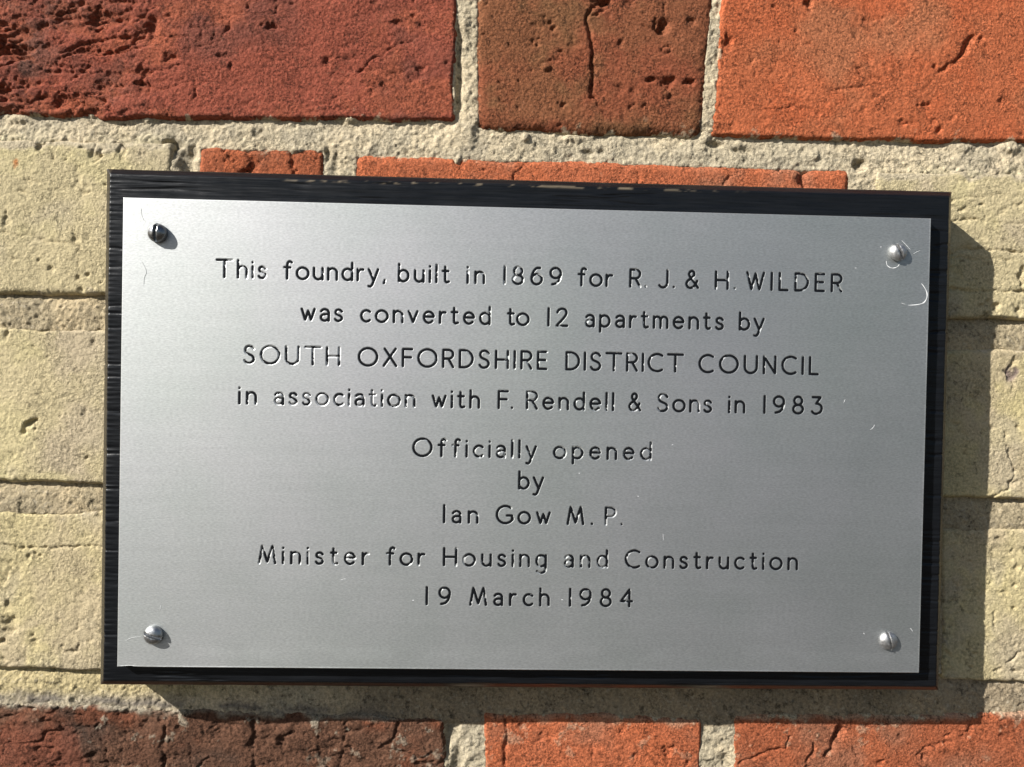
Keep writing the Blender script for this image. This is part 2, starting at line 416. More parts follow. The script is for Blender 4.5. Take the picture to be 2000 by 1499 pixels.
def brick_surface(b, idx):
    q = [S(*p) for p in b['c']]
    (ax, az), (bx, bz), (cx, cz), (dx, dz) = q
    w = math.hypot(bx - ax, bz - az); h = math.hypot(dx - ax, dz - az)
    res = {'far': 0.0026, 'plain': 0.004}.get(b['st'], 0.00052)
    nu, nv = int(w / res) + 2, int(h / res) + 2
    # keep rows/columns coarse where they lie outside the frame
    u = np.linspace(0, 1, nu); v = np.linspace(0, 1, nv)
    if res < 0.001:
        def thin(t, inside):
            keep = [0]
            for k in range(1, len(t) - 1):
                if inside[k] or k % 4 == 0:
                    keep.append(k)
            keep.append(len(t) - 1)
            return t[np.array(keep)]
        xs = b['c'][3][0] + (b['c'][2][0] - b['c'][3][0]) * u
        ys = b['c'][1][1] + (b['c'][2][1] - b['c'][1][1]) * v
        u = thin(u, (xs > -70) & (xs < 2070)); v = thin(v, (ys > -60) & (ys < 1560))
        if b['st'] == 'yellow':   # half hidden behind the plaque
            pass
        nu, nv = len(u), len(v)
    U, V = np.meshgrid(u, v)
    X = (ax * (1 - U) + bx * U) * (1 - V) + (dx * (1 - U) + cx * U) * V
    Z = (az * (1 - U) + bz * U) * (1 - V) + (dz * (1 - U) + cz * U) * V
    st = b['st']
    X = X.astype(np.float64); Z = Z.astype(np.float64)
    # distance to the nearest long edge, metres
    eL, eR, eT, eB = U * w, (1 - U) * w, V * h, (1 - V) * h
    s = 31 * idx
    # wavering outline: slide the outer rim in the plane
    wob = 0.0011
    fall = lambda e: np.exp(-e / 0.006)
    X += wob * fbm(X, Z, 0.012, 3, s + 3) * (fall(eL) + fall(eR)) + 0.0008 * fbm(X, Z, 0.03, 2, s + 5)
    Z += wob * fbm(X, Z, 0.014, 3, s + 4) * (fall(eT) + fall(eB)) + 0.0008 * fbm(X, Z, 0.03, 2, s + 6)
    # rounded arris
    rr = b.get('round', 9) * PX
    ex = np.minimum(eL, eR); ez = np.minimum(eT, eB)
    if b.get('melt'): ezr = eB
    else: ezr = ez
    qx = np.clip(rr - ex, 0, None); qz = np.clip(rr - ezr, 0, None)
    qd = np.hypot(qx, qz) / rr
    ar = 0.0022 * qd ** 2.6 + 0.03 * np.clip(qd - 1.0, 0, None) ** 1.0
    rough = b.get('rough', 1.0)
    low = fbm(X, Z, 0.05, 3, s + 10) * 0.0010
    mid = fbm(X, Z, 0.009, 4, s + 20)
    fine = fbm(X, Z, 0.0022, 2, s + 30) + 1.0 * vnoise(X / .00085, Z / .00085, s + 33)
    depth = ar + low
    if st == 'rugged':
        r_amt = 0.30 + 1.25 * sstep(0.50, 0.22, U + .08 * fbm(X, Z, .03, 2, s + 39)) if idx == 0 else 0.9
        rdg = np.abs(fbm(X * .8 + Z * .25, Z * 1.9 - X * .3, 0.018, 4, s + 41))
        crack = sstep(0.10, 0.0, rdg) * sstep(-0.15, 0.35, fbm(X, Z, 0.03, 2, s + 44))
        rdg2 = np.abs(fbm(X * 1.3, Z * 1.7, 0.008, 3, s + 47))
        terr = fbm(X * .7 + Z * .2, Z * 1.6 - X * .25, .012, 5, s + 49, .55)
        depth += rough * r_amt * (np.clip(terr * 2.2, -.4, 1) ** 3 * .0009 + terr * .0007 + mid * 0.0006 + crack * 0.0014 + sstep(0.09, 0, rdg2) * 0.0004) + fine * 0.00016
        pits = 200
    elif st == 'yellow':
        depth += rough * (mid * 0.00017) + fine * 0.00013
        # torn, crumbly patches
        pt = sstep(0.22, 0.45, fbm(X, Z, 0.022, 3, s + 51))
        depth += pt * np.clip(fbm(X, Z, 0.004, 3, s + 52), 0, 1) * 0.0009 * rough
        pits = 330
    elif st == 'pitted':
        depth += mid * 0.00030 + fine * 0.00016
        pt = sstep(0.15, 0.4, fbm(X, Z, 0.015, 3, s + 51))
        depth += pt * np.clip(fbm(X, Z, 0.0035, 3, s + 52), 0, 1) * 0.0011
        pits = 200
    else:
        depth += rough * (mid * 0.00022) + fine * 0.00011
        pt = sstep(0.25, 0.45, fbm(X, Z, 0.02, 3, s + 51))
        depth += pt * np.clip(fbm(X, Z, 0.0045, 3, s + 52), 0, 1) * 0.0010 * rough
        pits = 130
    cav = np.zeros_like(depth)
    jx = 0.0009 * fbm(X, Z, 0.0035, 3, s + 61); jz = 0.0009 * fbm(X, Z, 0.0035, 3, s + 62)
    if st not in ('plain', 'far'):
        # small random pits and short drag scratches
        rg = np.random.default_rng(100 + idx)
        x0, x1, z0, z1 = X.min(), X.max(), Z.min(), Z.max()
        uu = X[0]; vv = Z[:, 0]
        for k in range(pits):
            px_, pz_ = rg.uniform(x0, x1), rg.uniform(z0, z1)
            if fbm(np.array([px_]), np.array([pz_]), .03, 2, s + 77)[0] < rg.uniform(-.2, .35): continue
            r_ = 0.00028 + 0.0008 * rg.random() ** 5
            asp = 1 + 1.6 * rg.random() ** 2
            an = rg.uniform(-1.0, 1.2)
            i0, i1 = np.searchsorted(np.sort(uu), [px_ - 3 * r_ * asp, px_ + 3 * r_ * asp])
            vr = -vv
            j0, j1 = np.searchsorted(vr, [-(pz_ + 3 * r_ * asp), -(pz_ - 3 * r_ * asp)])
            j0 = max(0, j0 - 6); j1 += 6
            if i1 <= i0 or j1 <= j0: continue
            sx = X[j0:j1, i0:i1] - px_ + jx[j0:j1, i0:i1]; sz = Z[j0:j1, i0:i1] - pz_ + jz[j0:j1, i0:i1]
            a = (sx * cos(an) + sz * sin(an)) / (r_ * asp); c = (-sx * sin(an) + sz * cos(an)) / r_
            gq = np.exp(-(a * a + c * c) ** 1.4)
            depth[j0:j1, i0:i1] += gq * r_ * (0.6 + 0.9 * rg.random())
            cav[j0:j1, i0:i1] += gq * .5
    jf = .0006 * fbm(X, Z, .0016, 2, s + 65)
    for (hx, hy, rx, ry, dm) in b.get('holes', ()):
        wx, wz = S(hx, hy)
        a = (X + jx * 2.2 + jf - wx) / (rx * PX); c = (Z + jz * 2.2 - jf - wz) / (ry * PX)
        gq = np.exp(-(a * a + c * c) ** 1.6 * .9) * (.8 + .5 * jf / .0006)
        depth += gq * dm * 0.001; cav += gq * .5
    for (hx, hy, rx, ry, dm) in b.get('bumps', ()):
        wx, wz = S(hx, hy)
        a = (X - wx) / (rx * PX); c = (Z - wz) / (ry * PX)
        depth -= np.clip(1 - (a * a + c * c), 0, 1) ** .6 * dm * 0.001 - np.exp(-((np.hypot(a, c) - 1.2) / .25) ** 2) * .0004
    lx = .0014 * fbm(X, Z, .011, 2, s + 67); lz = .0010 * fbm(X, Z, .011, 2, s + 68)
    for (pts, wd, dm) in b.get('cracks', ()):
        pw = [S(*p) for p in pts]
        dmin = np.full(X.shape, 1.0)
        for k in range(len(pw) - 1):
            dmin = np.minimum(dmin, seg_dist(X + 1.7 * jx + lx, Z + 1.3 * jz + lz, pw[k][0], pw[k][1], pw[k + 1][0], pw[k + 1][1]))
        wd_ = wd * PX * (0.75 + 0.6 * fbm(X, Z, 0.006, 2, s + 71))
        gq = np.exp(-(np.abs(dmin + jf * .6) / wd_) ** 1.7) * (.4 + .6 * sstep(-.5, .2, fbm(X, Z, .008, 3, s + 73)))
        if st == 'rugged': gq = gq * .75
        depth += gq * dm * 0.001; cav += gq * .5
    # ---- pigment
    pal = np.array(b['pal'])
    m1 = sstep(-0.1, 0.45, fbm(X, Z, 0.028, 4, s + 81))[..., None]
    m2 = sstep(0.0, 0.5, fbm(X, Z, 0.016, 4, s + 91))[..., None]
    col = pal[0] * (1 - m1) + pal[1] * m1
    col = col * (1 - .8 * m2) + pal[2] * .8 * m2
    if st == 'rugged' and idx == 0:                       # firing skin, darker at the left
        k = (0.75 * sstep(0.42, 0.06, U + .16 * fbm(X, Z, 0.02, 3, s + 95)) * sstep(-.25, .3, fbm(X, Z, 0.012, 4, s + 96)))[..., None]
        col = col * (1 - k) + np.array((0.115, 0.068, 0.050)) * k
        k = (sstep(.0, .00018, depth - low - ar - .0003) * .35)[..., None] * sstep(.6, .3, U)[..., None]
        col = col * (1 - k) + np.array((0.36, 0.10, 0.045)) * k
    if st == 'rugged' and idx != 0:
        k = (sstep(-.1, .3, fbm(X, Z, 0.02, 3, s + 95)) * sstep(0.12, 0.35, V + .12 * (1 - U)))[..., None] * sstep(.42, .2, U)[..., None]
        col = col * (1 - .8 * k) + np.array((0.20, 0.068, 0.040)) * .8 * k
    if st == 'pitted':
        k = (sstep(.35, .75, U) * sstep(.95, .6, V) * .6)[..., None] * (0.6 + .4 * m1)
        col = col * (1 - .7 * k) + np.array((0.27, 0.070, 0.036)) * .7 * k
    col = col * b.get('dark', 1.0)
    # mortar smeared over the edges
    e = np.minimum(ex, ez)
    sm = sstep(0.36, 0.46, fbm(X, Z, 0.005, 5, s + 98, .65) + 0.5 * np.exp(-e / 0.0012) - .15) * np.exp(-e / 0.003)
    if b.get('melt'):
        sm = np.clip(sm + sstep(.0035, 0, eT + .004 * fbm(X, Z, .009, 4, s + 103)) * .9, 0, 1)
        depth += .0005 * np.exp(-eT / .0012)
    if st == 'yellow':
        sm = np.clip(sm * 1.6 + .75 * sstep(0.10, 0.5, fbm(X, Z, 0.03, 4, s + 99)) * .8, 0, 1)
    if b.get('topcrust'):
        sm = np.clip(sm + b['topcrust'] * sstep(0.004, 0.0, eT + .004 * fbm(X, Z, 0.01, 4, s + 97)), 0, 1)
        spot = sstep(.40, .46, fbm(X, Z, .007, 5, s + 101, .65)) * np.exp(-eT / .025) * (1 if b['topcrust'] == 1 else .5)
        sm = np.clip(sm + .8 * spot, 0, 1)
        depth -= .0004 * sm
    mcol = MORTAR * (1.0 + .12 * fbm(X, Z, .004, 3, s + 102)[..., None])
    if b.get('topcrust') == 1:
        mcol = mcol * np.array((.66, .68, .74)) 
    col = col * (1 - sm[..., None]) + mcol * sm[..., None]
    for (hx, hy, rx, cc) in b.get('tintspots', ()):
        wx, wz = S(hx, hy)
        k = np.exp(-(((X + 3 * jx - wx) ** 2 + (Z + 3 * jz - wz) ** 2) / (rx * PX) ** 2) ** 2)[..., None]
        col = col * (1 - k) + np.array(cc) * k
    # darker colour in the pits, holes and cracks
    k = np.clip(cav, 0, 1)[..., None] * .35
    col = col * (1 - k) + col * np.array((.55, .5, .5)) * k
    Y = depth
    front = np.stack([X, Y, Z], -1).reshape(-1, 3)
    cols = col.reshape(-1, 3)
    n0 = len(front)
    ring = np.concatenate([np.arange(nu), nu - 1 + nu * np.arange(1, nv), (nv - 1) * nu + np.arange(nu - 2, -1, -1), nu * np.arange(nv - 2, 0, -1)])
    back = front[ring].copy(); back[:, 1] = 0.03
    verts = np.concatenate([front, back]); cols = np.concatenate([cols, cols[ring]])
    k = np.arange(len(ring)); k2 = np.roll(k, -1)
    skirt = np.stack([ring[k], n0 + k, n0 + k2, ring[k2]], 1)
    quads = np.concatenate([grid_quads(nu, nv, flip=True), skirt[:, ::-1]])
    return verts, quads, cols, q


QUADS = []
for i, b in enumerate(BR):
    v, qd, cl, q = brick_surface(b, i)
    QUADS.append(q)
    me = make_mesh('brick', v, qd, cl)
    m = M_YEL if b['pal'] in (YEL, YEL2) else M_RED
    o = obj('brick', me, m, wall)
    if i == 0: o['label'] = 'dark maroon brick with a rough, fissured face'
    if i == 1: o['label'] = 'brown-red brick end with holes and an upright crack'
    if b['pal'] is SOOT: o['label'] = 'dark brown cracked brick'

# mortar: one sheet between and behind the bricks, left out where a brick covers it
xa, za = S(-1060, 2040); xb, zb = S(2840, -430)
vx0, vz0 = S(-60, 1560); vx1, vz1 = S(2060, -60)


def axis(a, b, v0, v1, fine, coarse):
    return np.concatenate([np.arange(a, v0, coarse), np.arange(v0, v1, fine), np.arange(v1, b, coarse)])


gx = axis(xa, xb, vx0, vx1, 0.00055, 0.0025)
gz = axis(za, zb, vz0, vz1, 0.00055, 0.0025)
X, Z = np.meshgrid(gx, gz)
inside = np.full(X.shape, -1.0)
D = np.full(X.shape, 0.0)
rec = np.zeros(X.shape); melt = np.zeros(X.shape)
for q, b in zip(QUADS, BR):
    x0 = min(p[0] for p in q) - .012; x1 = max(p[0] for p in q) + .012
    z0 = min(p[1] for p in q) - .012; z1 = max(p[1] for p in q) + .012
    i0, i1 = np.searchsorted(gx, [x0, x1]); j0, j1 = np.searchsorted(gz, [z0, z1])
    if i1 <= i0 or j1 <= j0: continue
    xs, zs = X[j0:j1, i0:i1], Z[j0:j1, i0:i1]
    dd = None; ds = []
    for k in range(4):
        (ax, az), (bx, bz) = q[k], q[(k + 1) % 4]
        L = math.hypot(bx - ax, bz - az)
        nx, nz = (bz - az) / L, -(bx - ax) / L      # inward for clockwise order seen from the front
        e = (xs - ax) * nx + (zs - az) * nz
        ds.append(e)
        dd = e if dd is None else np.minimum(dd, e)
    inside[j0:j1, i0:i1] = np.maximum(inside[j0:j1, i0:i1], dd)
    below = -ds[2]                                   # metres under this brick's lower edge
    lat = np.minimum(ds[1], ds[3])
    if b.get('melt'):
        ab = -ds[0]
        mk = np.exp(-(np.clip(ab, 0, 1) / .0045) ** 1.5) * sstep(-0.001, 0.003, lat) * (ab > -.004)
        melt[j0:j1, i0:i1] = np.maximum(melt[j0:j1, i0:i1], mk)
    am = 1.6 if b['st'] in ('yellow', 'plain') else 1.0
    r_ = am * np.exp(-(np.clip(below, 0, 1) / (0.0030 if am > 1.2 else 0.0062)) ** 1.3) * sstep(-0.002, 0.002, lat) * (below > -0.003)
    rec[j0:j1, i0:i1] = np.maximum(rec[j0:j1, i0:i1], r_)
lowm = fbm(X, Z, 0.02, 3, 901)
midm = fbm(X, Z, 0.006, 4, 911)
finem = fbm(X, Z, 0.0019, 3, 921) + .6 * vnoise(X / .0009, Z / .0009, 925)
lump = np.clip(fbm(X, Z, 0.0032, 2, 931) - .15, 0, 1)
Y = 0.0011 + 0.0005 * lowm + 0.0005 * midm + 0.00042 * finem - lump * 0.0007 + rec * 0.0014
Y = Y - melt * (.0008 - .3 * Y)
Y = Y + np.clip(inside - .0012, 0, 1) * 1.1
# joints in the red top part are struck proud and torn, perpends hollow
hole_list = [(335, 282, 22, 9, 3.0), (362, 325, 14, 22, 2.0), (345, 300, 20, 12, 1.2), (375, 300, 9, 12, 2.0), (1680, 322, 12, 14, 2.4), (897, 80, 6, 45, 1.6), (898, 170, 7, 60, 2.0), (1366, 228, 6, 26, 2.0),
             (1148, 297, 12, 5, 1.3), (1175, 295, 8, 5, 1.2), (1590, 297, 5, 10, .8), (1455, 290, 22, 7, 1.3), (1400, 280, 22, 7, 1.8), (872, 1440, 7, 30, 2.0), (885, 1430, 12, 22, 1.8), (1420, 1490, 8, 16, 1.5), (893, 1490, 12, 22, 1.6), (655, 318, 9, 22, 1.2), (640, 300, 6, 14, 1.5), (498, 260, 10, 7, .9), (1690, 318, 8, 8, 1.5)]
jx = 0.0008 * fbm(X, Z, 0.004, 2, 941); jz = 0.0008 * fbm(X, Z, 0.004, 2, 942)
cav = np.zeros_like(Y)
for (hx, hy, rx, ry, dm) in hole_list:
    wx, wz = S(hx, hy)
    a = (X + jx - wx) / (rx * PX); c = (Z + jz - wz) / (ry * PX)
    gq = np.exp(-(a * a + c * c) ** 1.6)
    Y += gq * dm * 0.001; cav += gq * .6
for (hx, hy, rx, ry, dm) in [(1700, 262, 30, 14, 2.2), (1735, 265, 20, 9, 1.6), (1975, 285, 24, 12, 2.0), (1880, 285, 26, 10, 1.6), (895, 322, 8, 16, 2.4), (685, 232, 14, 8, 2.2), (625, 318, 0.1, .1, 0), (578, 296, 12, 9, 1.9), (335, 225, 10, 6, 1.6), (175, 218, 9, 6, 1.5), (290, 228, 16, 8, 1.4), (1025, 266, 9, 7, 2.0), (1592, 300, 8, 8, 1.8), (1120, 268, 20, 6, 1.0),
                             (1345, 1412, 30, 9, 1.4), (1000, 1395, 30, 6, 1.2), (1240, 1405, 40, 6, 1.2), (30, 228, 20, 8, 1.3), (905, 40, 12, 30, .9)]:
    wx, wz = S(hx, hy)
    a = (X + jx - wx) / (rx * PX); c = (Z + jz - wz) / (ry * PX)
    Y -= np.exp(-(a * a + c * c) ** 1.5) * dm * 0.001
# pigment of the mortar
m1 = sstep(-.3, .4, fbm(X, Z, 0.02, 4, 951))[..., None]
m2 = sstep(.15, .45, fbm(X, Z, 0.012, 4, 961))[..., None]
col = MORTAR * np.array((.92, .93, .95)) * (1 - m1) + MORTAR * np.array((1.12, 1.10, 1.08)) * m1
col = col * (1 - .35 * m2) + np.array((.33, .29, .22)) * .35 * m2
xc, zc = S(1000, 600)
zt = S(1000, 620)[1]
yl = (sstep(S(0, 420)[1], S(0, 700)[1], Z) * sstep(S(0, 1390)[1], S(0, 1340)[1], Z * 1.0))[..., None] if False else None
k = (melt * sstep(-.5, .2, fbm(X, Z, .008, 3, 971)))[..., None] * .6
col = col * (1 - k) + np.array((.56, .49, .31)) * k
# yellower and greyer beds between the yellow courses
band = ((Z < S(1000, 420)[1]) & (Z > S(1000, 1300)[1])).astype(float)[..., None]
col = col * (1 - band) + (col * np.array((.84, .81, .74))) * band
k = ((Z < S(1000, 1325)[1]) & (Z > S(1000, 1420)[1])).astype(float)[..., None] * sstep(S(560, 1370)[0], S(800, 1370)[0], X)[..., None]  # bed joint under the board: its shade painted into the mortar colour
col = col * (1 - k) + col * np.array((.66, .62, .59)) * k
# yellow wash over the bed under the lowest yellow course at the left
k = (sstep(S(620, 1370)[0], S(250, 1370)[0], X) * sstep(S(0, 1372)[1], S(0, 1345)[1], Z + .002 * midm) * sstep(S(0, 1280)[1], S(0, 1300)[1], Z))[..., None]
col = col * (1 - .8 * k) + np.array((.50, .41, .21)) * .8 * k
# soot line along its foot
dsoot = Z - (S(0, 1366)[1] + (S(850, 1402)[1] - S(0, 1366)[1]) * np.clip((X - S(0, 1366)[0]) / (850 * PX), -1, 1.1))
k = (np.exp(-((dsoot - .0005 + .0022 * midm) / .0021) ** 2) * sstep(-.6, .1, fbm(X, Z, .01, 4, 981)) * sstep(S(900, 1390)[0], S(600, 1390)[0], X))[..., None]
col = col * (1 - .75 * k) + np.array((.13, .115, .11)) * .75 * k
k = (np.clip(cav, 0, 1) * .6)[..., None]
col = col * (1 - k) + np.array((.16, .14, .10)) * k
keep = inside < 0.0045
kf = keep[:-1, :-1] | keep[1:, :-1] | keep[:-1, 1:] | keep[1:, 1:]
bxa, bza = -0.150, Z0 - 0.085
hid = (X > -.15) & (X < .15) & (np.abs(Z - Z0) < .08)
kf &= ~(hid[:-1, :-1] & hid[1:, 1:])
nu, nv = len(gx), len(gz)
qd = grid_quads(nu, nv)[kf.ravel()]
used = np.zeros(nu * nv, bool); used[qd.ravel()] = True
remap = np.cumsum(used) - 1
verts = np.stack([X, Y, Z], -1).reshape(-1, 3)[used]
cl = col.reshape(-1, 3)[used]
qd = remap[qd]
n0 = len(verts)
bk = np.array([(xa, .012, za), (xb, .012, za), (xb, .012, zb), (xa, .012, zb)])
verts = np.concatenate([verts, bk]); cl = np.concatenate([cl, np.tile(MORTAR * .8, (4, 1))])
qd = np.concatenate([qd, [[n0, n0 + 1, n0 + 2, n0 + 3]]])
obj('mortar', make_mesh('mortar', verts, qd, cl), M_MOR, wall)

# ------------------------------------------------------------------ the plaque
plaque = thing('memorial_plaque', 'engraved silver metal plaque screwed to a black painted wooden board on the brick wall', 'plaque')

# ---- board
mb, t, b = new_mat('black_gloss_paint')
at = node(t, 'ShaderNodeVertexColor', layer_name='tint')
tc = node(t, 'ShaderNodeTexCoord')
v = tc.outputs['Object']
ng = noise_node(t, v, 60, 6, 0.65, stretch=(1.0, 3.0, 26.0))
nf = noise_node(t, v, 900, 3, 0.6)
rg_ = ramp(t, ng.outputs['Fac'], 0.3, (.7, .7, .7), .7, (1.5, 1.45, 1.4))
t.links.new(mulcol(t, at.outputs['Color'], rg_.outputs[0]), b.inputs['Base Color'])
rr_ = ramp(t, ng.outputs['Fac'], 0.35, (.24,) * 3, .65, (.42,) * 3)
b.inputs['Specular IOR Level'].default_value = .28
t.links.new(rr_.outputs[0], b.inputs['Roughness'])
ad = node(t, 'ShaderNodeMath', operation='MULTIPLY_ADD')
ad.inputs[1].default_value = .12
t.links.new(nf.outputs['Fac'], ad.inputs[0]); t.links.new(ng.outputs['Fac'], ad.inputs[2])
bp = node(t, 'ShaderNodeBump'); bp.inputs['Strength'].default_value = 1; bp.inputs['Distance'].default_value = .00010
t.links.new(ad.outputs[0], bp.inputs['Height']); t.links.new(bp.outputs[0], b.inputs['Normal'])
M_BOARD = mb

CH = 0.0030
sil = BOARD_Y + CH
pL = (survey(205, 333, sil)[0] + survey(200, 1342, sil)[0]) / 2
pR = (survey(1857, 373, sil)[0] + survey(1834, 1342, sil)[0]) / 2
pT = (survey(209, 333, sil)[1] + survey(1857, 373, sil)[1]) / 2
pB = (survey(200, 1342, sil)[1] + survey(1832, 1343, sil)[1]) / 2


def edge_axis(lo, hi, fine, inner, border):
    a = [(lo, .021), (lo, .016), (lo, .010), (lo, .006), (lo, CH)]
    for k in (1, 2, 3, 4):
        a.append((lo + CH * .95 * k / 4, CH * (1 - k / 4)))
    xs = np.concatenate([np.arange(lo + CH * .95 + fine, lo + border, fine), np.arange(lo + border, hi - border, inner), np.arange(hi - border, hi - CH * .95 - fine / 2, fine)])
    a += [(x, 0.0) for x in xs]
    for k in (4, 3, 2, 1):
        a.append((hi - CH * .95 * k / 4, CH * (1 - k / 4)))
    a += [(hi, CH), (hi, .006), (hi, .010), (hi, .016), (hi, .021)]
    return np.array(a)


axx = edge_axis(pL, pR, .0004, .0012, .009)
axz = edge_axis(pB, pT, .0003, .00045, .014)
Xb, Zb = np.meshgrid(axx[:, 0], axz[:, 0])
Dx, Dz = np.meshgrid(axx[:, 1], axz[:, 1])
Db = np.maximum(Dx, Dz)
grain = fbm(Xb * .06, Zb, 0.0022, 4, 1201)
gr2 = np.abs(fbm(Xb * .05, Zb, 0.004, 3, 1211))
front = sstep(.008, .0, Db)
Db = Db + front * (.00012 * grain + .00035 * sstep(.09, 0, gr2) * sstep(-.2, .3, fbm(Xb, Zb, .02, 2, 1214)) + .00015 * fbm(Xb, Zb, .01, 3, 1215))
nx_edge = np.minimum(Xb - pL, pR - Xb)
# short cross cracks in the paint near both ends
crk = np.zeros_like(Db)
for k, yy in enumerate([486, 520, 597, 612, 640, 712, 737, 800, 883, 953, 985, 1018, 1077, 1142, 1240]):
    x0, zz = survey(215, yy, BOARD_Y)
    dz = Zb - zz - .0006 * fbm(Xb, Zb * 0 + k, .006, 2, 1300 + k)
    crk += np.exp(-(dz / .00035) ** 2) * sstep(.010, .007, Xb - pL) * (.5 + .5 * (k % 3 != 1))
for k, yy in enumerate([480, 648, 806, 888, 970, 1060, 1175, 1262]):
    x0, zz = survey(1840, yy, BOARD_Y)
    dz = Zb - zz - .0006 * fbm(Xb, Zb * 0 + k, .006, 2, 1340 + k)
    crk += np.exp(-(dz / .00035) ** 2) * sstep(.010, .007, pR - Xb)
Db = Db + .00045 * np.clip(crk, 0, 1)
# end-grain ripples at the left edge
rip = np.sin(Zb / .0021 * 2 * pi + 2.5 * fbm(Xb, Zb, .01, 2, 1360)) * np.exp(-((Xb - pL - CH) / .0035) ** 2)
Db = Db + .00007 * rip * front
Yb = BOARD_Y + Db
colb = np.empty(Xb.shape + (3,)); colb[:] = (.006, .007, .009)
under = sstep(.001, .004, Dz) * (Zb < Z0) 
k = (sstep(.0006, .0022, Dz) * (Zb < Z0) * sstep(-.6, .2, grain + .4 * fbm(Xb, Zb, .02, 3, 1370)))[..., None]
colb = colb * (1 - k) + np.array((.050, .022, .013)) * k          # worn lower edge, bare red-brown wood
k = (sstep(.0012, .0028, Dx) * (Xb > 0) * sstep(-.5, .2, fbm(Xb, Zb * .3, .006, 3, 1375)))[..., None]
colb = colb * (1 - k) + np.array((.10, .068, .032)) * k
k = (sstep(.0001, .0006, Dx) * (Xb < 0))[..., None] * .8
colb = colb * (1 - k) + np.array((.042, .036, .026)) * k
# flaked slivers along the top arris
tb = np.exp(-((Zb - (pT - .0032) - .0004 * fbm(Xb, Zb * 0, .02, 3, 1379)) / .00042) ** 2) * sstep(.14, .30, fbm(Xb * .55, Zb, .0018, 4, 1380)) * sstep(survey(500, 350, BOARD_Y)[0], survey(620, 350, BOARD_Y)[0], Xb) * sstep(survey(1500, 350, BOARD_Y)[0], survey(1200, 350, BOARD_Y)[0], Xb)
k = np.clip(tb * 1.0, 0, 1)[..., None]
colb = colb * (1 - k) + np.array((.17, .14, .10)) * k
vb = np.stack([Xb, Yb, Zb], -1).reshape(-1, 3)
obj('backing_board', make_mesh('backing_board', vb, grid_quads(len(axx), len(axz)), colb.reshape(-1, 3)), M_BOARD, plaque)

# ---- metal
mm, t, b = new_mat('brushed_aluminium')
tc = node(t, 'ShaderNodeTexCoord')
v = tc.outputs['Object']
b.inputs['Metallic'].default_value = 1.0
b.inputs['Anisotropic'].default_value = 0.12
tg = node(t, 'ShaderNodeCombineXYZ')          # fine horizontal brushing spreads the glint up and down
tg.inputs[2].default_value = 1.0
t.links.new(tg.outputs[0], b.inputs['Tangent'])
nb = noise_node(t, v, 2200, 2, 0.6, stretch=(.35, 1, 1.0))
nl = noise_node(t, v, 28, 5, 0.6)
ns = noise_node(t, v, 500, 2, 0.5)
r1 = ramp(t, nb.outputs['Fac'], .3, (.495, .507, .509), .7, (.632, .645, .645))
r2 = ramp(t, nl.outputs['Fac'], .3, (.97, .985, .975), .7, (1.0, .99, 1.0))
c1 = mulcol(t, r1.outputs[0], r2.outputs[0])
at = node(t, 'ShaderNodeVertexColor', layer_name='tint')
t.links.new(mulcol(t, c1, at.outputs['Color']), b.inputs['Base Color'])
r3 = ramp(t, nl.outputs['Fac'], .3, (.585,) * 3, .7, (.61,) * 3)
t.links.new(r3.outputs[0], b.inputs['Roughness'])
bp = node(t, 'ShaderNodeBump'); bp.inputs['Strength'].default_value = .35; bp.inputs['Distance'].default_value = .00008
t.links.new(nb.outputs['Fac'], bp.inputs['Height']); t.links.new(bp.outputs[0], b.inputs['Normal'])
M_PLATE = mm

mk, t, b = new_mat('black_enamel')
b.inputs['Base Color'].default_value = (.008, .009, .011, 1)
b.inputs['Roughness'].default_value = .3
b.inputs['Specular IOR Level'].default_value = .2
M_INK = mk

# single-line engraver's alphabet -------------------------------------------------
XH = 0.655


def arc(cx, cy, rx, ry, a0, a1, n=14):
    return [(cx + rx * cos(radians(a0 + (a1 - a0) * k / n)), cy + ry * sin(radians(a0 + (a1 - a0) * k / n))) for k in range(n + 1)]


def smooth(pts, n=4):
    out = []
    P = [pts[0]] + list(pts) + [pts[-1]]
    for i in range(1, len(P) - 2):
        p0, p1, p2, p3 = P[i - 1], P[i], P[i + 1], P[i + 2]
        for k in range(n):
            s_ = k / n
            out.append(tuple(.5 * (2 * p1[j] + (p2[j] - p0[j]) * s_ + (2 * p0[j] - 5 * p1[j] + 4 * p2[j] - p3[j]) * s_ ** 2 + (3 * p1[j] - p0[j] - 3 * p2[j] + p3[j]) * s_ ** 3) for j in (0, 1)))
    out.append(P[-2])
    return out


def sc(pts, w, h):
    return [(x * w, y * h) for x, y in pts]


